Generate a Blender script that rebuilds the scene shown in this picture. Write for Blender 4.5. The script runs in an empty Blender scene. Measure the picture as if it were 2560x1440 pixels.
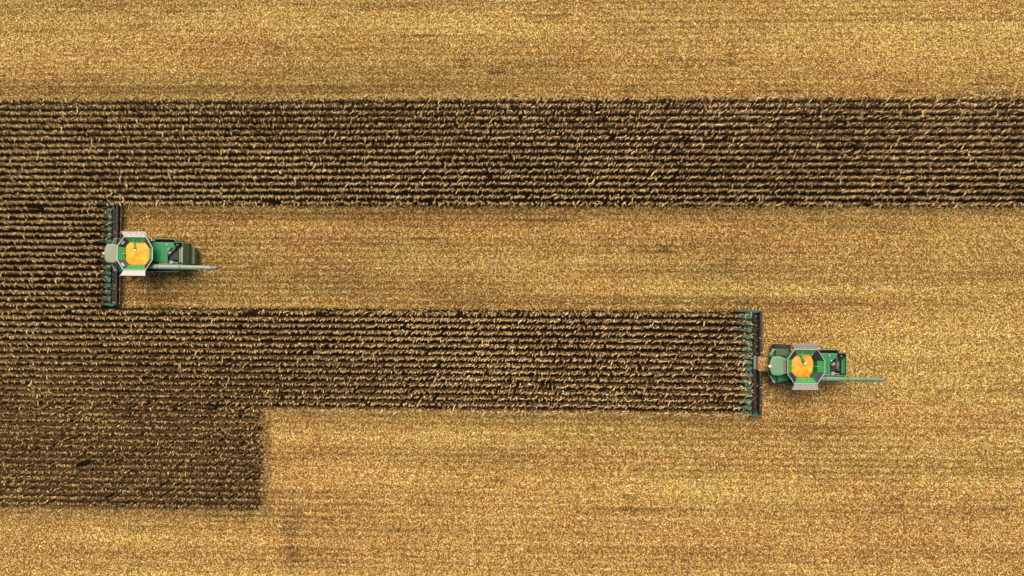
import bpy, math, random
import numpy as np
from mathutils import Vector, Matrix

scene = bpy.context.scene
COL = scene.collection
PI = math.pi
R = math.radians

# ------------------------------------------------------------------ camera
cam_data = bpy.data.cameras.new("camera")
cam_data.sensor_width = 36.0
cam_data.lens = 24.0
cam_data.clip_start = 0.5
cam_data.clip_end = 6000.0
camera = bpy.data.objects.new("camera", cam_data)
camera.location = (0.0, 0.0, 82.3)
camera.rotation_euler = (0.0, R(1.6), R(0.3))
COL.objects.link(camera)
scene.camera = camera

# ------------------------------------------------------------------ light
SUN_ELEV, SUN_ROT = 60.0, -5.0
world = bpy.data.worlds.new("World")
scene.world = world
world.use_nodes = True
wn = world.node_tree
for n in list(wn.nodes):
    wn.nodes.remove(n)
sky = wn.nodes.new("ShaderNodeTexSky")
sky.sky_type = 'NISHITA'
sky.sun_disc = False
sky.sun_elevation = R(SUN_ELEV)
sky.sun_rotation = R(SUN_ROT)
sky.dust_density = 4.0
sky.air_density = 1.0
bg = wn.nodes.new("ShaderNodeBackground")
bg.inputs['Strength'].default_value = 0.072
wo = wn.nodes.new("ShaderNodeOutputWorld")
wn.links.new(sky.outputs[0], bg.inputs['Color'])
wn.links.new(bg.outputs[0], wo.inputs['Surface'])

sd = bpy.data.lights.new("sun", 'SUN')
sd.energy = 1.9
sd.angle = R(46.0)
sd.color = (1.0, 0.93, 0.80)
sun = bpy.data.objects.new("sun", sd)
sun.rotation_euler = (R(-(90 - SUN_ELEV)), 0, R(-SUN_ROT))
sun.location = (0, 0, 60)
COL.objects.link(sun)

scene.view_settings.view_transform = 'Standard'
scene.view_settings.look = 'None'
scene.view_settings.gamma = 1.0
scene.view_settings.use_curve_mapping = False
scene.view_settings.exposure = 1.1
scene.render.engine = 'CYCLES'
scene.cycles.max_bounces = 5
scene.cycles.diffuse_bounces = 3

# ------------------------------------------------------------------ helpers
def tag(o, label=None, cat=None, group=None, kind=None):
    if label: o['label'] = label
    if cat: o['category'] = cat
    if group: o['group'] = group
    if kind: o['kind'] = kind
    return o

def empty(name, loc, rz=0.0):
    o = bpy.data.objects.new(name, None)
    o.empty_display_size = 0.5
    o.location = loc
    o.rotation_euler = (0, 0, rz)
    COL.objects.link(o)
    return o

def new_mat(name):
    m = bpy.data.materials.new(name)
    m.use_nodes = True
    nt = m.node_tree
    b = nt.nodes['Principled BSDF']
    return m, nt, b

def paint(name, col, rough=0.5, dust=0.0, dust_col=(0.30, 0.22, 0.12), metallic=0.0, scale=1.5, bump=0.0):
    """Painted surface with uneven field dust on it."""
    m, nt, b = new_mat(name)
    b.inputs['Roughness'].default_value = rough
    b.inputs['Metallic'].default_value = metallic
    tc = nt.nodes.new('ShaderNodeTexCoord')
    no = nt.nodes.new('ShaderNodeTexNoise')
    no.inputs['Scale'].default_value = scale
    no.inputs['Detail'].default_value = 6
    nt.links.new(tc.outputs['Object'], no.inputs['Vector'])
    ramp = nt.nodes.new('ShaderNodeMapRange')
    ramp.inputs['From Min'].default_value = 0.35
    ramp.inputs['From Max'].default_value = 0.75
    ramp.inputs['To Min'].default_value = dust * 0.5
    ramp.inputs['To Max'].default_value = min(1.0, dust * 1.6)
    nt.links.new(no.outputs['Fac'], ramp.inputs['Value'])
    mix = nt.nodes.new('ShaderNodeMix')
    mix.data_type = 'RGBA'
    mix.inputs['A'].default_value = (*col, 1)
    mix.inputs['B'].default_value = (*dust_col, 1)
    nt.links.new(ramp.outputs[0], mix.inputs['Factor'])
    nt.links.new(mix.outputs['Result'], b.inputs['Base Color'])
    if bump:
        n2 = nt.nodes.new('ShaderNodeTexNoise')
        n2.inputs['Scale'].default_value = scale * 8
        nt.links.new(tc.outputs['Object'], n2.inputs['Vector'])
        bp = nt.nodes.new('ShaderNodeBump')
        bp.inputs['Strength'].default_value = bump
        bp.inputs['Distance'].default_value = 0.05
        nt.links.new(n2.outputs['Fac'], bp.inputs['Height'])
        nt.links.new(bp.outputs[0], b.inputs['Normal'])
    return m

def attr_mat(name, rough=0.8, translucent=0.0):
    m, nt, b = new_mat(name)
    a = nt.nodes.new('ShaderNodeAttribute')
    a.attribute_name = 'tint'
    nt.links.new(a.outputs['Color'], b.inputs['Base Color'])
    b.inputs['Roughness'].default_value = rough
    b.inputs['Specular IOR Level'].default_value = 0.2
    if translucent:
        out = nt.nodes['Material Output']
        t = nt.nodes.new('ShaderNodeBsdfTranslucent')
        mx = nt.nodes.new('ShaderNodeMixShader')
        mx.inputs[0].default_value = translucent
        nt.links.new(a.outputs['Color'], t.inputs['Color'])
        nt.links.new(b.outputs[0], mx.inputs[1])
        nt.links.new(t.outputs[0], mx.inputs[2])
        nt.links.new(mx.outputs[0], out.inputs['Surface'])
    return m

def np_mesh(name, verts, quads, colors=None):
    """Fast mesh from arrays: verts (n,3), quads (m,4), colors (n,3)."""
    me = bpy.data.meshes.new(name)
    nv, nf = len(verts), len(quads)
    me.vertices.add(nv)
    me.vertices.foreach_set('co', np.asarray(verts, np.float32).ravel())
    me.loops.add(nf * 4)
    me.loops.foreach_set('vertex_index', np.asarray(quads, np.int32).ravel())
    me.polygons.add(nf)
    me.polygons.foreach_set('loop_start', np.arange(0, nf * 4, 4, dtype=np.int32))
    try:
        me.polygons.foreach_set('loop_total', np.full(nf, 4, np.int32))
    except Exception:
        pass
    if colors is not None:
        ca = me.attributes.new('tint', 'FLOAT_COLOR', 'POINT')
        c4 = np.ones((nv, 4), np.float32)
        c4[:, :3] = colors
        ca.data.foreach_set('color', c4.ravel())
    me.update(calc_edges=True)
    return me

def ribbons(center, side):
    """center (N,K,3), side (N,K,3) half-width vectors -> verts, quads."""
    N, K, _ = center.shape
    v = np.stack([center - side, center + side], axis=2).reshape(N * K * 2, 3)
    base = (np.arange(N) * K * 2)[:, None]
    k = np.arange(K - 1)[None, :] * 2
    i0 = base + k
    q = np.stack([i0, i0 + 1, i0 + 3, i0 + 2], axis=-1).reshape(-1, 4)
    return v, q

def prisms(p0, p1, r, r2=None, n=3):
    """thin open n-sided stalks from p0 (N,3) to p1 (N,3)."""
    N = len(p0)
    if r2 is None: r2 = r
    a = np.arange(n) * 2 * PI / n
    ring = np.stack([np.cos(a), np.sin(a), 0 * a], -1)[None]
    b = p0[:, None] + ring * np.reshape(r, (-1, 1, 1))
    t = p1[:, None] + ring * np.reshape(r2, (-1, 1, 1))
    v = np.concatenate([b, t], axis=1).reshape(-1, 3)
    base = (np.arange(N) * 2 * n)[:, None]
    i = np.arange(n)[None]
    j = (np.arange(n) + 1)[None] % n
    q = np.stack([base + i, base + j, base + n + j, base + n + i], -1).reshape(-1, 4)
    return v, q

rng = np.random.default_rng(11)

def _grid_noise(x, y, sx, sy, seed):
    g = np.random.default_rng(seed).random((64, 64))
    u = x / sx + 17.3
    v = y / sy + 9.1
    iu = np.floor(u).astype(int); iv = np.floor(v).astype(int)
    fu = u - iu; fv = v - iv
    fu = fu * fu * (3 - 2 * fu); fv = fv * fv * (3 - 2 * fv)
    a = g[iu % 64, iv % 64]; b = g[(iu + 1) % 64, iv % 64]
    c = g[iu % 64, (iv + 1) % 64]; d = g[(iu + 1) % 64, (iv + 1) % 64]
    return (a * (1 - fu) + b * fu) * (1 - fv) + (c * (1 - fu) + d * fu) * fv

def fnoise(x, y, sx, sy, seed, octaves=3):
    s = 0; w = 0; amp = 1.0
    for k in range(octaves):
        s = s + amp * (_grid_noise(x, y, sx / 2 ** k, sy / 2 ** k, seed + k) - 0.5)
        w += amp; amp *= 0.55
    return s / w * 2

def sstep(a, b, x):
    t = np.clip((x - a) / (b - a), 0, 1)
    return t * t * (3 - 2 * t)

# ------------------------------------------------------------------ field layout
PITCH = 0.768
Y0 = 22.40
def row_y(k): return Y0 - PITCH * k
XL, XR = -78.0, 70.0
L_X, L_Y = -46.03, 3.75          # combine at work in the upper swath
R_X, R_Y = 31.14, -8.74          # combine at work in the lower swath
CORN_END_L = L_X - 5.25
CORN_END_R = R_X - 5.45
BLOCK_END = -31.9

def row_end(k):
    if k <= 16: return XR
    if k <= 32: return CORN_END_L
    if k <= 48: return CORN_END_R
    return BLOCK_END

def in_corn(x, y, margin=0.0):
    k = (Y0 - y) / PITCH
    a = (k > -0.5 - margin) & (k < 16.5 + margin)
    b = (k > 16) & (k < 33) & (x < CORN_END_L + 0.3)
    c = (k > 32.5 - margin) & (k < 48.5 + margin) & (x < CORN_END_R + 0.3)
    d = (k > 48) & (k < 64.6 + margin) & (x < BLOCK_END - .35 + margin)
    return a | b | c | d

def _streak(x, y):
    # every planted row keeps its own cover, and thin bare dashes open between rows
    k = (Y0 - y) / PITCH
    row = _grid_noise(x, k, 22, 1.0, 91) - .5
    dash = _grid_noise(x + 7, k * 2, 4.0, 1.0, 95)
    return row * 1.0 + .55 * np.cos(2 * PI * k) * (.5 + _grid_noise(x, y, 25, 9, 99)) - 1.4 * sstep(.80, .98, dash) * sstep(.4, .7, _grid_noise(x, y, 18, 6, 97))

def tone(x, y):
    """Brightness of the straw cover: how thick and how weathered it lies, with painted edge shade."""
    t = (1.08 + 0.18 * fnoise(x, y, 70, 8, 3, 3) + 0.22 * fnoise(x, y, 80, 2.3, 21, 2) + 0.34 * _streak(x, y)
         + 0.14 * fnoise(x, y, 15, 9, 61, 3) + 0.07 * fnoise(x, y, 2.5, 1.5, 41, 2))
    k = (Y0 - y) / PITCH
    # less straw above the top strip; beside the others, shade painted into the tone
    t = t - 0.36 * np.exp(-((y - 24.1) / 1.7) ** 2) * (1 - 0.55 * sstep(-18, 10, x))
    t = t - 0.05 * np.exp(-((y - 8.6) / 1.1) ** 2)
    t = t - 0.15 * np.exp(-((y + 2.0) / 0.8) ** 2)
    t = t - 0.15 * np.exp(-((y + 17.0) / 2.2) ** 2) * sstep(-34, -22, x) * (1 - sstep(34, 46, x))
    t = t + 0.16 * np.exp(-((y - 29.0) / 2.2) ** 2)
    t = t + 0.14 * np.exp(-((y + 31.2) / 2.5) ** 2) * (1 - sstep(-34, -26, x))
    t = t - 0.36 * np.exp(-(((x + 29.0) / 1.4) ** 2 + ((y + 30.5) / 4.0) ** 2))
    t = t + 0.16 * np.exp(-(((x + 20.0) / 7) ** 2 + ((y + 22.5) / 3.5) ** 2))
    t = t - 0.16 * np.exp(-(((x - 42.0) / 14) ** 2 + ((y + 26.0) / 5) ** 2))
    t = t + 0.12 * np.exp(-(((x - 48.0) / 12) ** 2 + ((y + 9.0) / 8) ** 2))
    # fresh chopped trash right behind the machines
    t = t - 0.14 * np.exp(-(((x - (L_X + 8)) / 5) ** 2 + ((y - L_Y) / 2.0) ** 2))
    # worn planter/wheel streaks running with the rows
    for yy, x0, x1, w, a in ((32.0, 0, 60, .22, -.22), (30.0, -70, -30, .18, -.15), (-22.9, 12, 60, .25, .16),
                             (-19.7, 20, 60, .25, .18), (-30.9, -70, -20, .2, .22), (27.9, -70, 60, .2, .14), (31.2, -60, -20, .2, -.2)):
        t = t + a * np.exp(-((y - yy) / w) ** 2) * sstep(x0 - 6, x0, x) * (1 - sstep(x1, x1 + 6, x))
    t = t - .13 * np.exp(-(((x + 26) / 26) ** 2 + ((y - 3.5) / 6) ** 2)) + .07 * sstep(10, 55, x)
    return np.clip(t, 0.35, 1.6)

def warm(x, y):
    return 0.55 + 0.9 * fnoise(x, y, 11, 5, 77, 3) + .6 * fnoise(x, y, 60, 3.5, 79, 2)

# ------------------------------------------------------------------ ground
inner_x = np.arange(XL, XR + 0.01, 0.5)
inner_y = np.arange(-46, 46.01, 0.3825)
gx = np.concatenate([[-3000, -900, -300, -120], inner_x, [120, 300, 900, 3000]])
gy = np.concatenate([[-3000, -900, -300, -100], inner_y, [100, 300, 900, 3000]])
GX, GY = np.meshgrid(gx, gy, indexing='ij')
GZ = 0.02 * fnoise(GX, GY, 3, 0.8, 5, 2)
gv = np.stack([GX, GY, GZ], -1).reshape(-1, 3)
nx, ny = len(gx), len(gy)
idx = np.arange(nx * ny).reshape(nx, ny)
gq = np.stack([idx[:-1, :-1], idx[1:, :-1], idx[1:, 1:], idx[:-1, 1:]], -1).reshape(-1, 4)
T = tone(GX, GY)[..., None]
W = np.clip(warm(GX, GY), 0, 1)[..., None]
straw = (np.array([.170, .088, .018]) * (1 - W) + np.array([.165, .070, .018]) * W) * T
soil_shaded = np.array([.012, .007, .003]) * np.ones_like(T)  # bare earth under the corn, blackened to carry the shade between rows
C = np.where((in_corn(GX, GY, 0.15) & (GX > XL) & (GX < XR))[..., None], soil_shaded, straw)
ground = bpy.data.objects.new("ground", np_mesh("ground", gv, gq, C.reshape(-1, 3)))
COL.objects.link(ground)
tag(ground, kind='structure')
gm, nt, b = new_mat('field_soil')
a = nt.nodes.new('ShaderNodeAttribute'); a.attribute_name = 'tint'
tc = nt.nodes.new('ShaderNodeTexCoord')
n1 = nt.nodes.new('ShaderNodeTexNoise'); n1.inputs['Scale'].default_value = 5.0; n1.inputs['Detail'].default_value = 8; n1.inputs['Roughness'].default_value = 0.75
nt.links.new(tc.outputs['Object'], n1.inputs['Vector'])
mr = nt.nodes.new('ShaderNodeMapRange')
mr.inputs['From Min'].default_value = 0.3; mr.inputs['From Max'].default_value = 0.7
mr.inputs['To Min'].default_value = 0.30; mr.inputs['To Max'].default_value = 1.45
nt.links.new(n1.outputs['Fac'], mr.inputs['Value'])
mu = nt.nodes.new('ShaderNodeVectorMath'); mu.operation = 'SCALE'
nt.links.new(a.outputs['Color'], mu.inputs[0]); nt.links.new(mr.outputs[0], mu.inputs['Scale'])
nt.links.new(mu.outputs[0], b.inputs['Base Color'])
b.inputs['Roughness'].default_value = 0.95
b.inputs['Specular IOR Level'].default_value = 0.1
bp = nt.nodes.new('ShaderNodeBump'); bp.inputs['Strength'].default_value = 0.8; bp.inputs['Distance'].default_value = 0.08
nt.links.new(n1.outputs['Fac'], bp.inputs['Height']); nt.links.new(bp.outputs[0], b.inputs['Normal'])
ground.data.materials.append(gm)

# ------------------------------------------------------------------ straw and husks lying on the cut field
litter_mat = attr_mat('dry_husk', 0.75, 0.15)
def build_litter():
    n = 1350000
    x = rng.uniform(XL, XR, n); y = rng.uniform(-44, 44, n)
    t = tone(x, y)
    keep = ~in_corn(x, y, -0.35 * rng.random(n)) & (rng.random(n) < 0.45 + 0.5 * t)
    x, y, t = x[keep], y[keep], t[keep]
    n = len(x)
    length = rng.gamma(4.0, 0.032, n).clip(0.05, 0.5)
    width = rng.uniform(0.016, 0.048, n)
    az = rng.uniform(0, 2 * PI, n)
    near = (y > 22.4) & (y < 26.5)        # stalks combed over beside the standing strip
    az = np.where(near & (rng.random(n) < 0.6), R(150) + rng.normal(0, .3, n), az)
    bend = rng.uniform(-1.1, 1.1, n)
    d0 = np.stack([np.cos(az), np.sin(az), 0 * az], -1)
    d1 = np.stack([np.cos(az + bend), np.sin(az + bend), 0 * az], -1)
    z = rng.uniform(0.03, 0.11, n)
    up0, up1 = rng.uniform(-.4, .5, n), rng.uniform(-.5, .4, n)
    p0 = np.stack([x, y, z], -1)
    h = (length / 2)[:, None]
    p1 = p0 + d0 * h; p1[:, 2] += up0 * length / 2
    p2 = p1 + d1 * h; p2[:, 2] += up1 * length / 2
    cen = np.stack([p0, p1, p2], 1)
    cen[..., 2] = np.maximum(cen[..., 2], 0.025)
    roll = rng.normal(0, .6, n)
    s0 = np.stack([-d0[:, 1] * np.cos(roll), d0[:, 0] * np.cos(roll), np.sin(roll)], -1)
    s1 = np.stack([-d1[:, 1] * np.cos(roll), d1[:, 0] * np.cos(roll), np.sin(roll)], -1)
    w = width[:, None]
    side = np.stack([s0 * w * .6, (s0 + s1) / 2 * w, s1 * w * .35], 1)
    v, q = ribbons(cen, side)
    v[:, 2] = np.maximum(v[:, 2], 0.022)
    pal = np.array([[.88, .70, .36], [.73, .49, .145], [.62, .365, .09], [.42, .165, .035], [.50, .42, .08], [.16, .07, .02], [.72, .47, .22]])
    wm = np.clip(warm(x, y), 0, 1)
    u = rng.random(n)
    c = np.select([u < .12, u < .40, u < .62, u < .62 + .05 + .11 * wm, u < .88, u < .95], [0, 1, 2, 3, 4, 5], 6)
    colr = (pal[c] * (1 - wm[:, None] * np.array([.0, .035, .05]))) * (0.75 + rng.random((n, 1)) * 0.5) * (t[:, None] ** 1.0)
    colv = np.repeat(colr.clip(0, .9), 6, axis=0)
    # broken leaves and husks lying on the headers and feeder housings
    for bx, by, cnt in ((L_X, L_Y, 200), (R_X, R_Y, 240)):
        lx = rng.uniform(-6.1, -4.0, cnt); ly = rng.uniform(-6.1, 6.1, cnt)
        lz = np.where(lx < -4.95, .84, np.where(lx < -4.25, .70, 1.33)) + rng.uniform(0, .12, cnt)
        thin = rng.random(cnt) < np.where(lx < -4.95, 1.0, .35)
        lx, ly, lz = lx[thin], ly[thin], lz[thin]
        m_ = 160 if bx == R_X else 60
        lx = np.concatenate([lx, rng.uniform(-4.3, -3.3, m_)]); ly = np.concatenate([ly, rng.uniform(-.7, .7, m_)])
        lz = np.concatenate([lz, 1.42 + (lx[-m_:] + 4.3) * .33])
        k_ = len(lx)
        a_ = rng.uniform(0, 2 * PI, k_); L_ = rng.uniform(.12, .5, k_)[:, None]
        d_ = np.stack([np.cos(a_), np.sin(a_), rng.uniform(-.3, .3, k_)], -1)
        c0 = np.stack([bx + lx, by + ly, lz], -1)
        cen = np.stack([c0 - d_ * L_ / 2, c0 + np.array([0, 0, .04]), c0 + d_ * L_ / 2], 1)
        sd2 = np.stack([-np.sin(a_), np.cos(a_), 0 * a_], -1)[:, None] * np.array([.015, .03, .01])[None, :, None]
        v2, q2 = ribbons(cen, np.broadcast_to(sd2, cen.shape))
        q = np.concatenate([q, q2 + len(v)]); v = np.concatenate([v, v2])
        pc = pal[rng.choice([0, 1, 2, 3, 3], k_)] * (.6 + .5 * rng.random((k_, 1)))
        colv = np.concatenate([colv, np.repeat(pc, 6, axis=0)])
    # leaves and stalks knocked over along the cut edges of the standing strips
    E_ = []
    def edge(n_, xa, xb, ya, yb): E_.append(np.stack([rng.uniform(xa, xb, n_), rng.uniform(ya, yb, n_)], -1))
    for k_, sg in ((-.5, 1), (16.5, -1), (32.5, 1), (48.5, -1), (64.8, -1)):
        yy = Y0 - PITCH * k_
        xa, xb = {-.5: (XL, XR), 16.5: (L_X - 5, XR), 32.5: (L_X - 5, R_X - 5.5), 48.5: (BLOCK_END, R_X - 5.5), 64.8: (XL, BLOCK_END)}[k_]
        edge(int((xb - xa) * 8), xa, xb, min(yy - .1 * sg, yy + .75 * sg), max(yy - .1 * sg, yy + .75 * sg))
    yb_ = rng.uniform(Y0 - PITCH * 64.8, Y0 - PITCH * 48.6, 700)
    n_row = len(np.concatenate(E_))
    E_.append(np.stack([BLOCK_END - .25 + rng.normal(0, .34, 700), yb_], -1))
    E_ = np.concatenate(E_); k_ = len(E_)
    a_ = rng.uniform(0, 2 * PI, k_); L_ = rng.uniform(.2, .65, k_)[:, None]
    inside = sstep(.4, -.4, E_[:, 0] - BLOCK_END) * (E_[:, 1] < -14.9) * (E_[:, 1] > -27)
    zz = np.where(inside > 0, rng.uniform(.05, .3, k_) + inside * rng.uniform(0, .9, k_), rng.uniform(.04, .45, k_))
    d_ = np.stack([np.cos(a_), np.sin(a_), rng.uniform(-.5, .5, k_)], -1)
    c0 = np.stack([E_[:, 0], E_[:, 1], zz + .06], -1)
    cen = np.stack([c0 - d_ * L_ / 2, c0 + np.array([0, 0, .05]), c0 + d_ * L_ / 2], 1)
    cen[..., 2] = np.maximum(cen[..., 2], .03)
    sd2 = np.stack([-np.sin(a_), np.cos(a_), rng.uniform(-.4, .4, k_)], -1)[:, None] * np.array([.012, .030, .008])[None, :, None]
    v2, q2 = ribbons(cen, np.broadcast_to(sd2, cen.shape))
    q = np.concatenate([q, q2 + len(v)]); v = np.concatenate([v, v2])
    pc = np.where((np.arange(k_) >= n_row)[:, None], pal[rng.choice([0, 1, 2, 3, 5, 5], k_)], pal[rng.choice([0, 1, 2, 3, 4, 5], k_)]) * (.6 + .5 * rng.random((k_, 1)))
    colv = np.concatenate([colv, np.repeat(pc, 6, axis=0)])
    return np_mesh("corn_residue", v, q, colv)
res = bpy.data.objects.new("corn_residue", build_litter())
res.data.materials.append(litter_mat)
COL.objects.link(res)
tag(res, 'golden brown chopped husks and straw scattered over the harvested ground', 'straw', kind='stuff')

def build_stubble():
    P = []
    for k in range(-29, 90):
        yk = row_y(k)
        if abs(yk) > 43: continue
        xs = np.arange(XL, XR, 0.19) + rng.uniform(-.05, .05, len(np.arange(XL, XR, 0.19)))
        ys = yk + rng.normal(0, .03, len(xs))
        m = ~in_corn(xs, ys, 0.0) & (rng.random(len(xs)) < .75)
        m &= xs > (row_end(k) + .2 if 0 <= k <= 64 else -999)
        P.append(np.stack([xs[m], ys[m]], -1))
    P = np.concatenate(P)
    n = len(P)
    p0 = np.concatenate([P, np.full((n, 1), -.02)], 1)
    p1 = p0 + np.stack([rng.normal(0, .06, n), rng.normal(0, .06, n), rng.uniform(.14, .30, n)], -1)
    v, q = prisms(p0, p1, np.full(n, .016), np.full(n, .013))
    c = np.array([.50, .34, .12]) * (0.5 + rng.random((n, 1)) * .6)
    return np_mesh("corn_stubble", v, q, np.repeat(c, 6, axis=0))
stub = bpy.data.objects.new("corn_stubble", build_stubble())
stub.data.materials.append(litter_mat)
COL.objects.link(stub)
tag(stub, 'short cut corn stalks standing in rows across the harvested ground', 'stubble', kind='stuff')

# ------------------------------------------------------------------ standing corn
corn_mat = attr_mat('dry_corn_leaf', 0.7, 0.10)
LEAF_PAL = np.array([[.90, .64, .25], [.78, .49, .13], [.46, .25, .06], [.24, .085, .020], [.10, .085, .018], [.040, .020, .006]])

def corn_arrays(px, py, r, lean_dir):
    """All plants at once. px, py: stalk feet; lean_dir: mean heading of the drooping top leaves (radians)."""
    n = len(px)
    H = r.normal(2.15, .13, n).clip(1.75, 2.5)
    foot = np.stack([px, py, np.zeros(n)], -1)
    ln = r.normal(0, .05, (n, 2)) + .10 * np.stack([np.cos(lean_dir), np.sin(lean_dir)], -1)
    top = foot + np.concatenate([ln, H[:, None]], 1)
    V, Q, Cc = [], [], []
    def add(v, q, c):
        off = sum(len(a) for a in V)
        V.append(v); Q.append(q + off); Cc.append(c)
    v, q = prisms(foot, top, np.full(n, .016), np.full(n, .007))
    cs = np.array([.24, .12, .04]) * (.6 + .5 * r.random((n, 1)))
    add(v, q, np.repeat(cs, 6, axis=0))
    # leaves: six arching ones near the top, five hanging dry ones below
    specs = [(0.97, .22, .42, 1), (0.90, .36, .54, 2), (0.82, .26, .58, 1), (0.72, .20, .60, 1),
             (0.58, .18, .50, 0), (0.45, .17, .5, 0), (0.32, .17, .45, 0), (0.22, .16, .30, 0)]
    plane = r.normal(0, .35, n)
    # patches of the field that dried browner, most of all the corner block; and thin, weak stretches
    patch = fnoise(px, py, 13, 5, 505, 3)
    block = sstep(-8, -16, py) * sstep(-18, -34, px)
    brown = .22 * patch + .12 * sstep(-8, -16, py) * sstep(-18, -34, px) + r.normal(0, .06, n)
    pink = sstep(-45, 0, px)[:, None] * .5 + .5 * fnoise(px, py, 9, 2, 611, 2)[:, None]
    hue = (np.array([1.0, 1.0, 1.0]) + np.clip(pink, 0, 1) * np.array([.02, -.04, .28]) - np.clip(brown, -.2, .5)[:, None] * np.array([.5, .75, .85])).clip(.4, 1.3)
    for i, (hf, reach, leng, upper) in enumerate(specs):
        hf_ = hf + r.normal(0, .02, n)
        base = foot + (top - foot) * hf_[:, None]
        if upper:
            az = lean_dir + r.normal(0, .30, n) + plane * .7
            flip = r.random(n) < (.22 if i else .12)
            az = np.where(flip, az + PI + r.normal(0, .5, n), az)
            rr = reach * r.uniform(.7, 1.2, n) * np.where(flip, .55, 1) * (1 + .14 * sstep(-50, -5, px))
            ll = leng * r.uniform(.8, 1.15, n)
            ww = r.uniform(.028, .052, n) if upper == 2 else r.uniform(.014, .028, n)
            stray = r.random(n) < .03
            rr = np.where(stray, rr * 1.8, rr); ll = np.where(stray, ll * .6, ll)
        else:
            az = r.uniform(0, 2 * PI, n)
            rr = reach * r.uniform(.5, 1.1, n)
            ll = leng * r.uniform(.8, 1.2, n)
            ww = r.uniform(.018, .034, n)
        d = np.stack([np.cos(az), np.sin(az), 0 * az], -1)
        s = np.stack([-np.sin(az), np.cos(az), r.normal(0, .35, n)], -1)
        bend = r.normal(0, .25, n)[:, None]
        sd_ = s * np.array([1, 1, 0])
        rise = .13 * r.uniform(.4, 1.2, n)
        drop = ll * (.55 if upper else .85)
        p0 = base
        p1 = base + d * (rr * .38)[:, None]; p1[:, 2] += rise
        p2 = base + d * (rr * .80)[:, None] + sd_ * bend * .06; p2[:, 2] += rise - drop * .30
        p3 = base + d * (rr * 1.0)[:, None] + sd_ * bend * .22; p3[:, 2] += rise - drop
        cen = np.stack([p0, p1, p2, p3], 1)
        cen[..., 2] = np.maximum(cen[..., 2], .03)
        w = ww[:, None]
        tw = r.normal(0, .5, n)[:, None] * np.array([0, 0, 1])
        side = np.stack([s * w * .5, s * w, (s + tw) * w * .9, (s + tw) * w * .15], 1)
        v, q = ribbons(cen, side)
        u = np.clip(r.random(n) + brown, 0, .999)
        if upper == 2:
            c = np.select([u < .46, u < .68, u < .80, u < .91, u < .95], [0, 1, 2, 3, 4], 5)
        elif upper:
            c = np.select([u < .04, u < .12, u < .28, u < .54, u < .66], [0, 1, 2, 3, 4], 5)
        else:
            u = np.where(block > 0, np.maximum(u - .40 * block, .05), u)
            c = np.select([u < .01, u < .02, u < .10, u < .34, u < .58], [0, 1, 2, 3, 4], 5)  # low leaves mostly near-black: shade of the row gaps put into their colour
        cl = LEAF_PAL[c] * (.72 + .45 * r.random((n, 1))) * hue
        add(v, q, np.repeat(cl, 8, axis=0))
    # tassel: three thin upright sprays
    for i in range(3):
        az = r.uniform(0, 2 * PI, n)
        d = np.stack([np.cos(az), np.sin(az), 0 * az], -1)
        p1 = top + d * .07; p1[:, 2] += .12
        p2 = top + d * .19; p2[:, 2] += .15
        cen = np.stack([top, p1, p2], 1)
        s = np.stack([-np.sin(az), np.cos(az), 0 * az], -1)[:, None] * np.array([.008, .010, .004])[None, :, None]
        v, q = ribbons(cen, s)
        cl = np.array([.52, .34, .14]) * (.7 + .5 * r.random((n, 1)))
        add(v, q, np.repeat(cl, 6, axis=0))
    # an ear in its pale husk
    az = r.uniform(0, 2 * PI, n)
    e0 = foot + (top - foot) * .45
    e1 = e0 + np.stack([np.cos(az) * .12, np.sin(az) * .12, np.full(n, -.12)], -1)
    v, q = prisms(e0, e1, np.full(n, .020), np.full(n, .028))
    add(v, q, np.repeat(np.array([.55, .40, .2]) * (.6 + .5 * r.random((n, 1))), 6, axis=0))
    return np.concatenate(V), np.concatenate(Q), np.concatenate(Cc)

def lean_at(x):
    return R(-94) - R(38) * sstep(-55, -10, x)

STEP = 0.185
singles = []          # plants nearest the camera: single objects
feet = []
for k in range(0, 66):
    y = row_y(k)
    x1 = row_end(k)
    xs = np.arange(XL, x1, STEP)
    xs = xs + rng.uniform(-.05, .05, len(xs))
    drift = 0.05 * fnoise(xs, xs * 0 + k * 3.1, 7, 1, 200, 2)
    ys = y + drift + rng.normal(0, .03, len(xs))
    gap = _grid_noise(xs, xs * 0 + k * 1.7, 1.1, 1, 300)
    keep = (gap > .035) & (rng.random(len(xs)) > .08)
    if x1 < XR:
        keep &= xs < x1 - np.abs(rng.normal(0, .5, len(xs))) + (.25 * math.sin(k * 1.7) if k > 48 else 0)
    if k == 65:
        keep &= rng.random(len(xs)) < .3
    if k in (0, 16, 33, 48, 64):
        keep &= rng.random(len(xs)) < .6 + .4 * sstep(.2, .5, _grid_noise(xs, xs * 0 + k, 2.2, 1, 333))
        ys = ys + rng.normal(0, .07, len(xs))
    xs, ys = xs[keep], ys[keep]
    if k in (16, 33):
        order = np.argsort(np.abs(xs))[:150]
        m = np.zeros(len(xs), bool); m[order] = True
        singles += [(a, b_, k) for a, b_ in zip(xs[m], ys[m])]
        xs, ys = xs[~m], ys[~m]
    feet.append(np.stack([xs, ys], -1))
feet = np.concatenate(feet)
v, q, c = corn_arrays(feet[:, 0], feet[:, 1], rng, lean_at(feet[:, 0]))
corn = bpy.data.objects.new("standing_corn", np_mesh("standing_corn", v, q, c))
corn.data.materials.append(corn_mat)
COL.objects.link(corn)
tag(corn, 'dry tan corn still standing in close parallel rows', 'corn crop', kind='stuff')

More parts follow.
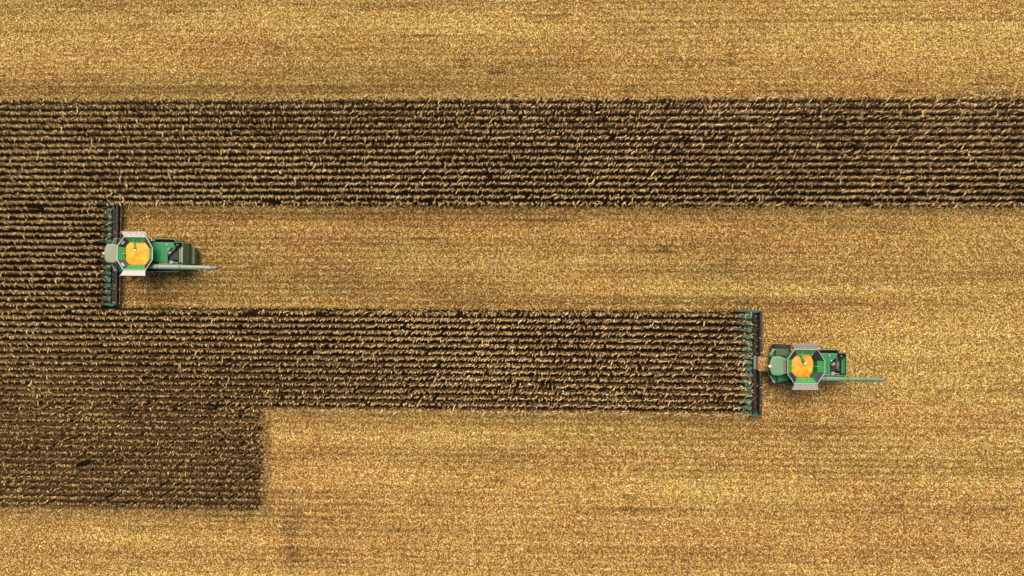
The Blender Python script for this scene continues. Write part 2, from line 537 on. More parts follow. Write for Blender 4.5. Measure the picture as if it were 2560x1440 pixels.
variants = []
for i in range(20):
    vv, qq, cc = corn_arrays(np.zeros(1), np.zeros(1), rng, np.array([R(-122)]))
    me = np_mesh("corn_plant", vv, qq, cc)
    me.materials.append(corn_mat)
    variants.append(me)
protos = []
for me in variants:
    protos.append(bpy.data.objects.new("corn_plant", me))
used = set()
for i, (x, y, k) in enumerate(singles):
    p = protos[i % 20]
    o = p if i < 20 else p.copy()
    o.location = (x, y, 0)
    o.rotation_euler = (0, 0, float(rng.normal(0, .15)))
    s = float(rng.uniform(.94, 1.06))
    o.scale = (s, s, s)
    COL.objects.link(o)
    if k == 16:
        tag(o, 'dry corn plant in the edge row above the wide cut swath, midway along it', 'corn plant',
            'corn plants on the edge row above the wide swath')
    else:
        tag(o, 'dry corn plant in the edge row below the wide cut swath, midway along it', 'corn plant',
            'corn plants on the edge row below the wide swath')

# ------------------------------------------------------------------ combine harvesters
M = {
    'green': paint('green_paint', (.006, .17, .052), .38, .07, (.22, .26, .12), scale=1.2),
    'green_bright': paint('tank_green_paint', (.012, .22, .028), .45, .06, (.3, .3, .1)),
    'teal': paint('header_green_poly', (.003, .090, .062), .45, .10, (.15, .13, .06)),
    'dusty_green': paint('dusty_green_paint', (.045, .17, .075), .6, .38, (.24, .25, .16), scale=.9),
    'olive': paint('dust_covered_green_paint', (.028, .065, .022), .7, .5, (.11, .09, .04), scale=1.5),
    'roof': paint('cab_roof_cover', (.06, .19, .09), .6, .24, (.32, .30, .20), scale=.9),
    'pale_metal': paint('pale_dusty_metal', (.34, .37, .30), .45, .35, (.33, .30, .2)),
    'black': paint('black_panel', (.012, .014, .020), .5, .03, (.1, .08, .05)),
    'pit': paint('recess_shade_black', (.0035, .0035, .0035), .9),  # black paint stands in for the shade of a deeper engine bay
    'dark': paint('dark_steel', (.020, .016, .010), .6, .15, (.05, .033, .018), scale=3),
    'brownsteel': paint('worn_brown_steel', (.016, .012, .007), .6, .25, (.05, .034, .017), scale=2),
    'grey': paint('grey_metal', (.20, .19, .18), .5, .2, (.2, .16, .1), metallic=.3),
    'rust': paint('warm_brown_exhaust', (.14, .09, .06), .7, .3, (.2, .13, .07)),
    'cloth_dull': paint('dull_cover_cloth', (.25, .21, .205), .8, .35, (.22, .16, .13), scale=2.5),
    'cloth': paint('pale_cover_cloth', (.52, .45, .42), .8, .35, (.42, .31, .25), scale=2.5),
    'rubber': paint('tyre_rubber', (.016, .015, .014), .85, .2, (.07, .05, .03), scale=3),
    'yellow': paint('yellow_rim_paint', (.65, .42, .03), .5, .25),
    'litter': paint('trash_covered_steel', (.30, .115, .03), .9, .5, (.42, .20, .05), scale=5, bump=.6),
    'grain': None,
    'glass': paint('tinted_glass', (.012, .020, .022), .08, .05),
    'lamp': paint('lamp_glass', (.7, .68, .58), .2, .05),
    'cream': paint('receiver_cover', (.85, .68, .32), .4, .05),
    'slate': paint('blue_grey_plate', (.075, .14, .155), .5, .15),
}
m, nt, b = new_mat('corn_kernels')
tc = nt.nodes.new('ShaderNodeTexCoord')
n1 = nt.nodes.new('ShaderNodeTexNoise'); n1.inputs['Scale'].default_value = 1.6; n1.inputs['Detail'].default_value = 7
nt.links.new(tc.outputs['Object'], n1.inputs['Vector'])
cr = nt.nodes.new('ShaderNodeValToRGB')
cr.color_ramp.elements[0].position = .32; cr.color_ramp.elements[0].color = (.78, .24, .006, 1)
cr.color_ramp.elements[1].position = .62; cr.color_ramp.elements[1].color = (.90, .37, .009, 1)
nt.links.new(n1.outputs['Fac'], cr.inputs['Fac']); nt.links.new(cr.outputs[0], b.inputs['Base Color'])
n2 = nt.nodes.new('ShaderNodeTexNoise'); n2.inputs['Scale'].default_value = 60
nt.links.new(tc.outputs['Object'], n2.inputs['Vector'])
bp = nt.nodes.new('ShaderNodeBump'); bp.inputs['Strength'].default_value = .5; bp.inputs['Distance'].default_value = .02
nt.links.new(n2.outputs['Fac'], bp.inputs['Height']); nt.links.new(bp.outputs[0], b.inputs['Normal'])
b.inputs['Roughness'].default_value = .6
M['grain'] = m

class MB:
    def __init__(self): self.v = []; self.f = []
    def add(self, v, f):
        o = len(self.v); self.v += [tuple(p) for p in v]; self.f += [tuple(i + o for i in q) for q in f]; return self
    def box(self, x0, x1, y0, y1, z0, z1):
        v = [(x0, y0, z0), (x1, y0, z0), (x1, y1, z0), (x0, y1, z0), (x0, y0, z1), (x1, y0, z1), (x1, y1, z1), (x0, y1, z1)]
        return self.add(v, [(3, 2, 1, 0), (4, 5, 6, 7), (0, 1, 5, 4), (1, 2, 6, 5), (2, 3, 7, 6), (3, 0, 4, 7)])
    def loft(self, rings, caps=True):
        n = len(rings[0]); v = [p for r_ in rings for p in r_]; f = []
        for k in range(len(rings) - 1):
            for i in range(n):
                j = (i + 1) % n
                f.append((k * n + i, k * n + j, (k + 1) * n + j, (k + 1) * n + i))
        if caps:
            f.append(tuple(reversed(range(n)))); f.append(tuple(range((len(rings) - 1) * n, len(rings) * n)))
        return self.add(v, f)
    def prism(self, pts, z0, z1):          # pts counter-clockwise from above
        return self.loft([[(x, y, z0) for x, y in pts], [(x, y, z1) for x, y in pts]])
    def prism_y(self, pts, y0, y1):        # side profile (x,z) extruded across
        return self.loft([[(x, y0, z) for x, z in pts], [(x, y1, z) for x, z in pts]])
    def tube(self, pts, r, n=10):
        pts = [Vector(p) for p in pts]
        if not hasattr(r, '__len__'): r = [r] * len(pts)
        rings = []
        for i, p in enumerate(pts):
            d = (pts[min(i + 1, len(pts) - 1)] - pts[max(i - 1, 0)]).normalized()
            u = d.orthogonal().normalized() if abs(d.z) > .9 else d.cross(Vector((0, 0, 1))).normalized()
            w = d.cross(u)
            rings.append([tuple(p + (u * math.cos(a_) + w * math.sin(a_)) * r[i]) for a_ in [2 * PI * k / n for k in range(n)]])
        return self.loft(rings)
    def lathe_y(self, cx, cz, prof, n=32):  # prof list of (radius, y)
        rings = [[(cx + r_ * math.cos(2 * PI * k / n), y, cz + r_ * math.sin(2 * PI * k / n)) for k in range(n)] for r_, y in prof]
        return self.loft(rings)
    def build(self, name, mat, parent=None, bevel=0.0, label=None, smooth=False):
        me = bpy.data.meshes.new(name)
        me.from_pydata(self.v, [], self.f)
        me.update()
        import bmesh
        bm = bmesh.new(); bm.from_mesh(me)
        bmesh.ops.recalc_face_normals(bm, faces=bm.faces)
        bm.to_mesh(me); bm.free()
        if smooth:
            for p in me.polygons: p.use_smooth = True
        me.materials.append(mat)
        o = bpy.data.objects.new(name, me)
        COL.objects.link(o)
        if parent: o.parent = parent
        if bevel:
            bv = o.modifiers.new('bevel', 'BEVEL'); bv.width = bevel; bv.segments = 2; bv.limit_method = 'ANGLE'
        if label: o['label'] = label
        return o

OUT = [(-2.08, -.82), (-1.30, -1.92), (1.26, -1.92), (2.07, -.66), (2.07, .66), (1.28, 1.95), (-1.30, 1.95), (-2.08, .84)]
INN = [(-1.46, -.68), (-.90, -1.32), (.92, -1.32), (1.44, -.62), (1.44, .66), (.92, 1.36), (-.90, 1.36), (-1.46, .72)]
RIM_Z, IN_Z = 4.2, 3.72

def wheel(parent, x, y, rad, w, label=None):
    s = 1 if y > 0 else -1
    t = MB()
    h = w / 2
    t.lathe_y(x, rad, [(rad * .55, y - h * .9), (rad * .86, y - h), (rad * .96, y - h * .7), (rad * .97, y + h * .7), (rad * .86, y + h), (rad * .55, y + h * .9)], 40)
    for k in range(22):
        a_ = 2 * PI * k / 22
        for sg in (-1, 1):
            c0 = (x + rad * .93 * math.cos(a_), rad + rad * .93 * math.sin(a_)); a2 = a_ + .16
            c1 = (x + rad * .93 * math.cos(a2), rad + rad * .93 * math.sin(a2))
            o0 = (x + rad * math.cos(a_), rad + rad * math.sin(a_)); o1 = (x + rad * math.cos(a2), rad + rad * math.sin(a2))
            a3 = a_ + .07
            t.add([(c0[0], y, c0[1]), (o0[0], y, o0[1]), (o1[0], y + sg * h * .95, o1[1]), (c1[0], y + sg * h * .95, c1[1]),
                   (x + rad * .93 * math.cos(a3), y, rad + rad * .93 * math.sin(a3)), (x + rad * math.cos(a3), y, rad + rad * math.sin(a3)),
                   (x + rad * math.cos(a2 + .07), y + sg * h * .95, rad + rad * math.sin(a2 + .07)), (x + rad * .93 * math.cos(a2 + .07), y + sg * h * .95, rad + rad * .93 * math.sin(a2 + .07))],
                  [(0, 1, 2, 3), (7, 6, 5, 4), (1, 5, 6, 2), (0, 4, 5, 1), (3, 2, 6, 7), (0, 3, 7, 4)])
    w_ = empty('wheel', (0, 0, 0)); w_.parent = parent
    t.build('tyre', M['rubber'], w_)
    r_ = MB().lathe_y(x, rad, [(rad * .56, y - h * .8), (rad * .5, y + s * h * .2), (rad * .2, y + s * h * .35), (rad * .18, y + s * h * .75)] if s > 0 else
                      [(rad * .56, y + h * .8), (rad * .5, y + s * h * .2), (rad * .2, y + s * h * .35), (rad * .18, y + s * h * .75)], 24)
    r_.build('rim', M['yellow'], w_, smooth=False)

def make_combine(x, y, yaw, label, dusty, grain_level, grain_shift, seed):
    rd = random.Random(seed)
    root = empty('combine_harvester', (x, y, 0), yaw)
    tag(root, label, 'combine harvester', 'combine harvesters working the field')
    # ---- hull
    hull = MB()
    hull.prism_y([(-2.4, 1.5), (-1.6, .95), (3.2, .95), (5.15, 1.35), (5.2, 2.35), (4.98, 2.62), (-2.2, 2.62)], -1.35, 1.45)
    body = hull.build('body', M['green'], root, .04)
    # engine compartment walls
    w = MB()
    w.prism([(1.5, 1.86), (3.9, 1.86), (4.15, 1.72), (4.15, 1.66), (3.88, 1.80), (1.5, 1.80)][::-1], 2.3, 3.12)
    w.prism([(4.15, 1.5), (4.9, 1.5), (5.05, 1.3), (5.05, -1.1), (4.99, -1.1), (4.99, 1.28), (4.86, 1.44), (4.15, 1.44)][::-1], 2.4, 3.08)
    w.box(1.6, 4.99, -1.14, -1.08, 2.4, 2.98)
    w.box(4.1, 4.16, 1.44, 1.70, 2.4, 3.1)
    w.build('engine_surround', M['dusty_green'], root)
    deck = MB()
    deck.prism([(1.5, -.88), (2.28, -.88), (2.28, 1.42), (1.5, 1.42)], 2.7, 3.02)
    deck.prism([(2.30, -.88), (2.86, -.88), (2.86, 1.42), (2.30, 1.42)], 2.7, 3.03)
    deck.prism([(2.88, -.88), (3.2, -.88), (3.2, .34), (3.95, 1.0), (3.95, 1.42), (2.88, 1.42)], 2.7, 3.04)
    d = deck.build('engine_deck', M['green'], root, .012)
    MB().box(1.5, 3.95, 1.30, 1.42, 3.045, 3.06).build('edge_strip', M['dusty_green'], d)
    hb = MB()
    for p in ((3.10, 1.2), (3.3, .62)):
        hb.prism([(p[0] + .06 * math.cos(a_), p[1] + .06 * math.sin(a_)) for a_ in [k * PI / 4 for k in range(8)]], 3.04, 3.12)
    hb.build('filler_cap', M['lamp'], d)
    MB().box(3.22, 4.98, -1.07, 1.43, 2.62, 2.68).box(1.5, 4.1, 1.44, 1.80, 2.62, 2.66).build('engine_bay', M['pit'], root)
    eb = MB()
    eb.box(3.35, 4.4, -.6, .45, 2.68, 2.82).box(3.5, 4.2, -.4, .2, 2.82, 2.9)
    for i in range(6): eb.box(3.4 + i * .16, 3.46 + i * .16, -.55, .4, 2.82, 2.86)
    e = eb.build('engine', M['dark'], root)
    MB().tube([(3.28, .02, 3.12), (3.70, .30, 3.14)], .20, 14).build('air_cleaner', M['grey'], root, smooth=True)
    MB().tube([(3.72, .30, 3.1), (3.95, .62, 3.0), (3.98, 1.05, 2.85)], .17, 12).build('intake_duct', M['olive'] if dusty else M['dark'], root, smooth=True)
    if not dusty:
        MB().tube([(4.02, .55, 2.98), (4.02, -.55, 2.98)], .14, 12).build('muffler', M['rust'], root, smooth=True)
    MB().tube([(4.4, 1.15, 2.7), (4.4, 1.15, 3.25)], .09, 12).build('exhaust_pipe', M['grey'], root, smooth=True)
    mt = MB()
    mt.box(3.4, 3.75, -1.04, -.72, 2.68, 2.95).tube([(3.3, -.95, 2.9), (3.55, -.78, 3.02), (3.9, -.9, 2.95), (4.3, -.98, 2.8)], .045, 8)
    mt.tube([(2.2, -1.02, 2.7), (2.2, -1.02, 2.95), (3.2, -1.0, 2.95)], .035, 8)
    mt.build('pipework', M['pale_metal'], root)
    st = MB().box(4.52, 4.72, -.9, .72, 2.68, 2.96)
    s_ = st.build('cooling_screen', M['dusty_green'] if dusty else M['green'], root, .02)
    MB().box(4.78, 4.9, -.9, .9, 2.68, 2.94).build('cooling_pipe', M['pale_metal'] if dusty else M['green'], root, .02)
    # rear hood and chopper
    rh = MB()
    rh.prism_y([(5.06, 3.0), (5.34, 2.25), (5.36, 1.6), (5.18, 1.2), (5.06, 1.3)], -1.12, 1.34)
    rh.build('rear_hood', M['olive'] if dusty else M['dusty_green'], root, .03)
    ch = MB()
    ch.prism_y([(5.2, 1.65), (5.72, 1.55), (5.75, 1.0), (5.2, .75)], -1.05, .95)
    for i in range(8): ch.box(5.3, 5.70, -.95 + i * .25, -.92 + i * .25, .55, .9)
    ch.build('straw_chopper', M['olive'], root, .03)
    # side panels
    for sy in (1, -1):
        sp = MB()
        if sy < 0:
            sp.prism_y([(-.6, 1.3), (4.4, 1.3), (4.75, 1.8), (4.3, 2.35), (-.6, 2.35)], -2.02, -1.96)
            sp.box(-.6, 4.3, -1.96, -1.40, 1.75, 1.81)
        else:
            sp.prism_y([(-.3, 1.3), (4.4, 1.3), (4.75, 1.8), (4.2, 2.4), (-.3, 2.4)], 1.60, 1.66)
            sp.box(-.3, 4.2, 1.45, 1.60, 1.75, 1.81)
        p = sp.build('side_panel', M['black'], root)
        r2 = MB()
        yy = -1.99 if sy < 0 else 1.63
        r2.tube([(-.6, yy, 2.38), (4.25, yy, 2.38)], .05, 8)
        r2.build('panel_rail', M['dusty_green'], p)
    # ---- wheels
    wheel(root, -1.70, 1.86, 1.08, .74); wheel(root, -1.70, -1.80, 1.08, .74)
    wheel(root, 3.60, 1.30, .74, .5); wheel(root, 3.60, -1.24, .74, .5)
    MB().tube([(-1.7, -1.6, 1.08), (-1.7, 1.6, 1.08)], .18, 10).tube([(3.6, -1.1, .74), (3.6, 1.1, .74)], .12, 10).build('axle', M['dark'], root)
    # ---- front platform and cab
    pf = MB()
    pf.prism([(-3.55, -1.15), (-3.0, -2.0), (-2.6, -2.12), (-2.3, -2.12), (-1.2, -1.9), (-1.2, 1.78), (-3.0, 1.82), (-3.5, 1.1)], 2.02, 2.14)
    pl = pf.build('platform', M['green'], root, .02)
    MB().prism([(-2.9, 1.1), (-1.4, 1.1), (-1.4, 1.72), (-2.85, 1.72)], 2.145, 2.7).build('side_tank', M['olive'], pl, .05)
    MB().prism([(-2.6, -1.95), (-1.3, -1.75), (-1.3, -1.1), (-2.6, -1.1)], 2.145, 2.6).build('side_tank', M['green'], pl, .05)
    for sy in (1, -1):
        hr = MB()
        y1 = 1.25 * sy; y2 = (1.86 if sy > 0 else 2.02) * sy
        hr.tube([(-3.5, y1, 2.15), (-3.52, y1, 2.95), (-3.1, y2, 2.95), (-3.1, y2, 2.15)], .05, 8)
        hr.tube([(-3.5, y1, 2.55), (-3.1, y2, 2.55)], .04, 8)
        hr.build('handrail', M['pale_metal'], pl)
        mr_ = MB().box(-3.66, -3.58, y2 - .16, y2 + .16, 2.7, 3.2).tube([(-3.6, y2, 3.2), (-3.3, 1.0 * sy, 3.45)], .025, 6)
        mr_.build('mirror', M['black'], root)
    ld = MB()
    for i in range(5): ld.box(-2.85, -2.35, -2.42 - .04 * i, -2.20 - .04 * i, 1.8 - i * .32, 1.84 - i * .32)
    ld.tube([(-2.87, -2.2, 2.0), (-2.87, -2.45, .45)], .03, 6).tube([(-2.33, -2.2, 2.0), (-2.33, -2.45, .45)], .03, 6)
    ld.build('ladder', M['dark'], root)
    cb = MB()
    cb.loft([[(-3.35, -.80, 2.14), (-2.0, -.95, 2.14), (-2.0, .95, 2.14), (-3.35, .80, 2.14)],
             [(-3.72, -.95, 3.0), (-2.0, -1.0, 3.0), (-2.0, 1.0, 3.0), (-3.72, .95, 3.0)],
             [(-3.50, -.98, 3.62), (-2.0, -1.0, 3.62), (-2.0, 1.0, 3.62), (-3.50, .98, 3.62)]])
    cab = cb.build('cab', M['glass'], root)
    fr = MB()
    for yy in (-1.0, 1.0):
        fr.tube([(-3.38, .84 * yy, 2.14), (-3.74, .99 * yy, 3.0), (-3.52, 1.0 * yy, 3.6)], .045, 6)
        fr.tube([(-2.05, 1.0 * yy, 2.14), (-2.05, 1.03 * yy, 3.6)], .06, 6)
        fr.tube([(-2.8, .93 * yy, 2.14), (-2.85, 1.02 * yy, 3.0), (-2.8, 1.02 * yy, 3.6)], .035, 6)
    fr.build('window_frame', M['dark'], cab)
    rp = [(-3.90, -.40), (-3.72, -.92), (-3.50, -1.08), (-2.85, -1.12), (-2.35, -.95), (-1.95, -.80), (-1.95, .80), (-2.35, .98), (-2.85, 1.15), (-3.50, 1.10), (-3.72, .94), (-3.90, .42), (-3.95, 0)]
    sc = lambda f: [((px + 2.9) * f - 2.9, py * f) for px, py in rp]
    rf = MB().loft([[(a_, b_, 3.63) for a_, b_ in sc(.96)], [(a_, b_, 3.70) for a_, b_ in rp], [(a_, b_, 3.80) for a_, b_ in sc(.97)], [(a_, b_, 3.87) for a_, b_ in sc(.84)]])
    roof = rf.build('cab_roof', M['roof_dusty'] if dusty else M['roof'], cab)
    MB().box(-2.42, -2.08, -.62, .72, 3.83, 3.90).build('roof_hatch', M['roof_dusty'] if dusty else M['rust'], cab, .02)
    MB().tube([(-3.93, -.02, 3.72), (-3.93, -.02, 3.90), (-3.93, -.02, 3.97)], [.15, .17, .10], 14).build('receiver', M['cream'] if not dusty else M['cloth'], cab)
    for i in range(4):
        MB().box(-3.80 + (.06 if i in (0, 3) else 0), -3.70 + (.06 if i in (0, 3) else 0), (i - 1.5) * .48 - .09, (i - 1.5) * .48 + .09, 3.50, 3.625).build('work_lamp', M['lamp'], cab)
    # ---- feeder house
    fh = MB().loft([[(-4.45, -.82, .55), (-4.45, .78, .55), (-4.45, .78, 1.30), (-4.45, -.82, 1.30)],
                    [(-2.3, -.72, 1.3), (-2.3, .72, 1.3), (-2.3, .72, 2.0), (-2.3, -.72, 2.0)]])
    f_ = fh.build('feeder_house', M['litter'], root)
    MB().tube([(-4.3, .86, 1.25), (-2.6, .8, 1.9)], .06, 8).tube([(-4.3, -.9, 1.25), (-2.6, -.8, 1.9)], .06, 8).build('lift_rail', M['teal'], f_)
    # ---- corn header
    HY = 6.08
    hd = MB()
    hd.prism_y([(-5.0, .30), (-4.2, .26), (-4.12, 1.12), (-4.22, 1.12), (-4.30, .42), (-5.0, .42)], -HY, HY)
    for i in range(16):
        yc = (i - 7.5) * PITCH
        hd.box(-5.75, -5.0, yc - .19, yc - .05, .34, .46).box(-5.75, -5.0, yc + .05, yc + .19, .34, .46)
    head = hd.build('corn_header', M['dark'], root)
    bt = MB().tube([(-4.08, -HY - .05, 1.14), (-4.08, HY + .05, 1.14)], .17, 10)
    for i in range(9): bt.box(-4.12, -3.93, -HY + .3 + i * 1.45, -HY + .42 + i * 1.45, .3, 1.05)
    bt.build('top_beam', M['brownsteel'], head)
    ds = MB().tube([(-3.80, -HY, .82), (-3.80, -.9, .82)], .04, 6).tube([(-3.80, .9, .82), (-3.80, HY, .82)], .04, 6)
    for yy in (-5.9, -4.2, -2.6, 2.6, 4.2, 5.9): ds.box(-3.90, -3.70, yy - .07, yy + .07, .72, .92)
    ds.build('drive_shaft', M['rust'], head)
    au = MB().tube([(-4.66, -HY, .74), (-4.66, HY, .74)], .13, 10)
    nseg = 440
    for sgn in (1, -1):
        rings = []
        for k in range(nseg // 2 + 1):
            yy = sgn * (.25 + (HY - .3) * k / (nseg // 2)); a_ = sgn * yy / .52 * 2 * PI
            rings.append(((-4.66 + .10 * math.cos(a_), yy, .74 + .10 * math.sin(a_)), (-4.66 + .27 * math.cos(a_), yy, .74 + .27 * math.sin(a_))))
        au.add([p for r_ in rings for p in r_], [(2 * k, 2 * k + 1, 2 * k + 3, 2 * k + 2) for k in range(len(rings) - 1)])
    au.build('cross_auger', M['dark'], head)
    MB().box(-4.86, -4.56, -.70, .86, 1.02, 1.07).build('centre_shield', M['slate'], head, .01)
    def snout(yc, wide, tipx, top, name, endx=-4.98):
        w0 = wide
        st_ = [(tipx, .03, .10, .16), (tipx + .35, .12 * w0 / .315, .12, .34), (tipx + .9, .75 * w0, .16, .56), (-5.45, w0, .24, top), (endx, w0 * .93, .30, top * .98)]
        rings = []
        for xx, hw, zb, zt in st_:
            rings.append([(xx, yc - hw, zb), (xx, yc + hw, zb), (xx, yc + hw * .92, zb + (zt - zb) * .6), (xx, yc + hw * .5, zt - .03), (xx, yc, zt), (xx, yc - hw * .5, zt - .03), (xx, yc - hw * .92, zb + (zt - zb) * .6)])
        MB().loft(rings).build(name, M['teal'], head)
    for i in range(15):
        snout((i - 7) * PITCH + rd.uniform(-.01, .01), .315, -6.75 + rd.uniform(-.04, .04), .80, 'row_divider')
    for sy in (-1, 1):
        snout(sy * (HY + .03), .17, -6.95, .98, 'end_divider', endx=-5.0)
        ep = MB().prism_y([(-5.0, .25), (-4.0, .25), (-3.95, 1.0), (-4.4, 1.25), (-5.0, 1.0)], sy * (HY + .03) - .06, sy * (HY + .03) + .06)
        ep.box(-4.95, -4.35, sy * (HY + .03) - .16, sy * (HY + .03) + .16, 1.06, 1.12)
        ep.build('end_plate', M['teal'], head)
    # ---- grain tank
    low = [(-1.75, -.8), (-1.3, -1.35), (1.2, -1.35), (1.65, -.6), (1.65, .6), (1.2, 1.45), (-1.3, 1.45), (-1.75, .8)]
    ring = lambda P, z, f=1.0: [(px * f, py * f, z) for px, py in P]
    tk = MB().loft([ring(low, 2.62), ring(low, 3.25), ring(OUT, RIM_Z - .02), ring(OUT, RIM_Z, .985), ring(INN, IN_Z), ring(INN, 3.0, .9)], caps=False)
    tk.add(ring(INN, 3.0, .9), [tuple(range(8))])
    tank = tk.build('grain_tank', M['green'], root)
    # inner lining panels lying on the hopper slopes
    for i in range(8):
        j = (i + 1) % 8
        o0, o1, i0, i1 = OUT[i], OUT[j], INN[i], INN[j]
        diag = i % 2 == 0
        def lift(p, z, f): return (p[0] * f, p[1] * f, z)
        e = .975
        q_ = [lift(o0, RIM_Z + .0, e), lift(o1, RIM_Z + .0, e), lift(i1, IN_Z + .05, .98), lift(i0, IN_Z + .05, .98)]
        lo = [(a_, b_, c_ - .02) for a_, b_, c_ in q_]
        pan = MB().loft([lo, q_])
        pan.build('corner_sheet' if diag else 'slope_panel', M['black'] if diag else M['green_bright'], tank)
    for i in range(8):
        a_, b_ = OUT[i], OUT[(i + 1) % 8]
        MB().tube([(a_[0], a_[1], RIM_Z + .03), (b_[0], b_[1], RIM_Z + .03)], .045 if not dusty else .05, 8).build('rim_bar', M['cloth'] if dusty else M['pale_metal'], tank)
    # windows in the front corner sheets
    if dusty:
        for i in (0, 6):
            j = (i + 1) % 8
            mo = ((OUT[i][0] + OUT[j][0]) / 2, (OUT[i][1] + OUT[j][1]) / 2); mi = ((INN[i][0] + INN[j][0]) / 2, (INN[i][1] + INN[j][1]) / 2)
            al = Vector((OUT[j][0] - OUT[i][0], OUT[j][1] - OUT[i][1], 0)).normalized()
            dn = Vector((mi[0] - mo[0], mi[1] - mo[1], IN_Z - RIM_Z)).normalized()
            c0 = Vector((mo[0] * .97, mo[1] * .97, RIM_Z + .035)) + dn * .20
            if i == 0: c0 += al * .05
            P_ = [c0 - al * .22 - dn * .12, c0 + al * .22 - dn * .12, c0 + al * .22 + dn * .12, c0 - al * .22 + dn * .12]
            MB().loft([[tuple(p) for p in P_], [tuple(p + Vector((0, 0, .02))) for p in P_]]).build('tank_window', M['pale_metal'], tank)
    # stays and rungs
    bars = [((-.35, 1.72, 4.05), (-.35, 1.22, 3.98)), ((.75, 1.72, 4.05), (.75, 1.22, 3.98)), ((-.9, 1.33, 3.86), (.95, 1.33, 3.86)),
            ((-1.75, .0, 4.06), (-1.1, .0, 3.98)), ((1.75, .0, 4.06), (1.1, .0, 3.98)), ((-.25, -1.72, 4.05), (-.25, -1.15, 3.95)), ((.4, -1.72, 4.05), (.4, -1.15, 3.95)),
            ((-.95, -1.42, 3.92), (.95, -1.42, 3.92))]
    for p0_, p1_ in bars:
        MB().tube([p0_, p1_], .022, 6).build('stay', M['pale_metal'], tank)
    fa = MB().tube([(-.42, 1.35, 3.55), (-.10, .42, 4.02)], .17, 12)
    fl = fa.build('filling_auger', M['green_bright'], tank, smooth=True)
    MB().tube([(-.10, .42, 4.02), (-.02, .26, 4.08)], .15, 12).build('auger_cap', M['cream'], fl)
    # opened cover flaps
    for sy in (1, -1):
        y_in = 1.97 if sy > 0 else -1.95
        xo0, xo1 = (-1.62, 1.36)
        cl = MB()
        ns = 24
        inner, mid, outer = [], [], []
        for k in range(ns + 1):
            t_ = k / ns
            wv = .03 * math.sin(t_ * 31 + seed) + .015 * math.sin(t_ * 67)
            inner.append((-1.30 + 2.56 * t_, y_in, RIM_Z + .02))
            mid.append((xo0 + .12 + (xo1 - xo0 - .2) * t_, y_in + sy * .34, RIM_Z + .10 + wv))
            outer.append((xo0 + (xo1 - xo0) * t_, y_in + sy * .60, RIM_Z + .16))
        V_ = inner + mid + outer; n_ = ns + 1
        F_ = [(r_ * n_ + k, r_ * n_ + k + 1, (r_ + 1) * n_ + k + 1, (r_ + 1) * n_ + k) for r_ in range(2) for k in range(ns)]
        fo = cl.add(V_, F_).build('cover_flap', M['cloth'] if dusty else M['cloth_dull'], tank)
        so = fo.modifiers.new('thickness', 'SOLIDIFY'); so.thickness = .02
        MB().tube([outer[0], outer[-1]], .035, 6).build('flap_rail', M['pale_metal'], fo)
    # ---- unloading auger
    ua = MB().tube([(1.3, -1.42, 3.35), (2.2, -1.45, 3.42), (4.8, -1.47, 3.42), (8.3, -1.49, 3.40), (8.7, -1.49, 3.38)], [.29, .28, .27, .24, .22], 16)
    un = ua.build('unloading_auger', M['auger_dusty'] if dusty else M['dusty_green'], root, smooth=True)
    MB().tube([(8.68, -1.49, 3.38), (9.05, -1.49, 3.30), (9.40, -1.49, 3.05)], [.225, .22, .12], 14).build('spout', M['grey'], un, smooth=True)
    MB().box(2.0, 8.0, -1.52, -1.48, 3.66, 3.70).build('top_seam', M['olive'] if not dusty else M['dusty_green'], un)
    MB().tube([(1.2, -1.35, 2.3), (1.2, -1.40, 3.0), (1.45, -1.43, 3.35)], [.3, .3, .29], 14).build('elbow', M['green'], un, smooth=True)
    for xx in (2.35, 4.9):
        MB().tube([(xx, -1.46, 3.42), (xx + .07, -1.46, 3.42)], .30, 16).build('joint_band', M['olive'], un)
    # ---- grain in the tank: lies inside, moves on its own
    sx, sy_ = grain_shift
    n_r, n_a = 18, 48
    V_, F_ = [(sx, sy_, grain_level + .12)], []
    for i in range(1, n_r + 1):
        f = i / n_r
        for k in range(n_a):
            a_ = 2 * PI * k / n_a
            # octagon-ish radius of the hopper at this angle
            dx, dy = math.cos(a_), math.sin(a_)
            rr = min(1.42 / max(abs(dx), 1e-6), 1.30 / max(abs(dy), 1e-6), 1.62 / (abs(dx) * .62 + abs(dy) * .62 + 1e-6) * .93)
            rr *= (1 - (abs(sx) * .5 if dx * sx < 0 else 0) * 0)
            px, py = dx * rr * f + sx * (1 - f * .35), dy * rr * f + sy_ * (1 - f * .35)
            if dusty is False: px = min(px, 1.05 - .25 * abs(py - .2))
            h_ = .24 * (1 - f) ** 1.2 - .08 * f ** 6
            h_ += .11 * float(fnoise(np.array(px + 5.0), np.array(py + 3.0), .9, .9, seed * 7, 2)) + .05 * float(fnoise(np.array(px), np.array(py), .3, .3, seed * 5, 1))
            V_.append((px, py, grain_level + h_))
    for k in range(n_a): F_.append((0, 1 + k, 1 + (k + 1) % n_a))
    for i in range(n_r - 1):
        for k in range(n_a):
            a0 = 1 + i * n_a + k; a1 = 1 + i * n_a + (k + 1) % n_a
            F_.append((a0, a0 + n_a, a1 + n_a, a1))
    base = len(V_)
    for k in range(n_a):
        p = V_[1 + (n_r - 1) * n_a + k]; V_.append((p[0] * .85, p[1] * .85, 3.02))
    for k in range(n_a):
        a0 = 1 + (n_r - 1) * n_a + k; a1 = 1 + (n_r - 1) * n_a + (k + 1) % n_a
        F_.append((a0, base + k, base + (k + 1) % n_a, a1))
    g = MB().add(V_, F_).build('grain_heap', M['grain'] if dusty else M['grain_shaded'], None, smooth=True)
    g.location = (x, y, 0); g.rotation_euler = (0, 0, yaw)
    return root, g

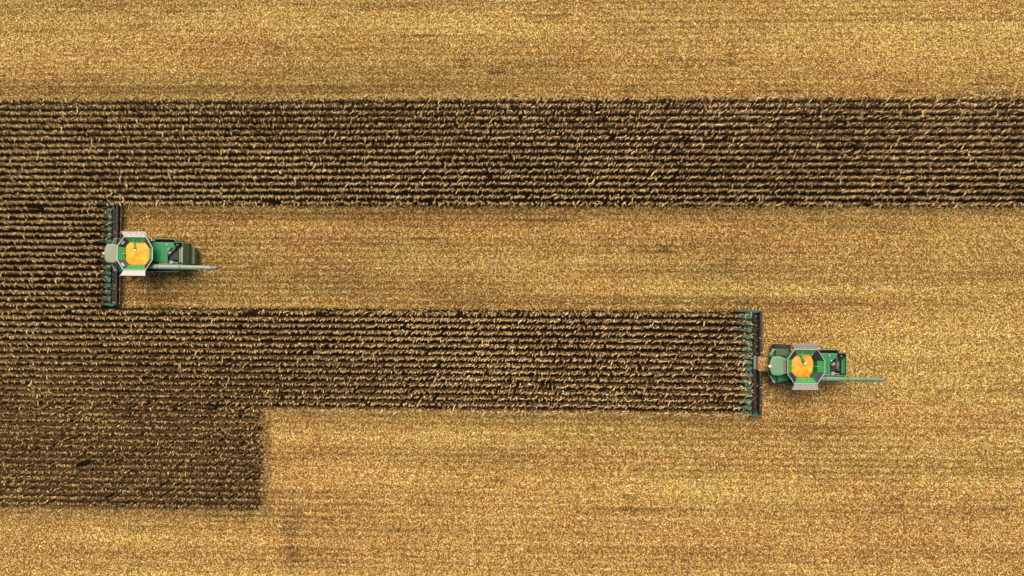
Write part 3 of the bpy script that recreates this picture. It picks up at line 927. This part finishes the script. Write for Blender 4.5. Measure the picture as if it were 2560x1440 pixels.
M['grain_shaded'] = M['grain'].copy(); M['grain_shaded'].name = 'shaded_kernels'  # kernel copy darkened to carry the shade inside the part-filled tank
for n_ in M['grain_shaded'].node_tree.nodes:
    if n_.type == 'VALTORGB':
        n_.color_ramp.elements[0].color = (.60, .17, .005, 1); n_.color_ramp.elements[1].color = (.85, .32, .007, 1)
M['roof_dusty'] = paint('dust_coated_cab_roof', (.13, .19, .12), .7, .5, (.34, .29, .19), scale=.9)
M['auger_dusty'] = paint('dust_coated_auger_paint', (.16, .23, .16), .5, .5, (.34, .34, .26), scale=.8)

c1, g1 = make_combine(L_X, L_Y, R(-.6), 'green combine with dust-greyed cab roof and brim-full grain tank, cutting into the corn block', True, 3.80, (0, 0), 3)
tag(g1, 'level golden corn kernels filling the tank of the combine with the greyed cab roof', 'grain', 'grain heaps in the combine tanks')
c2, g2 = make_combine(R_X, R_Y, R(0.0), 'green combine with clean green cab roof and part-filled tank, feeder house visible behind header', False, 3.62, (-.22, 0), 8)
tag(g2, 'uneven orange corn heap leaving a gap in the tank of the clean-roofed combine', 'grain', 'grain heaps in the combine tanks')
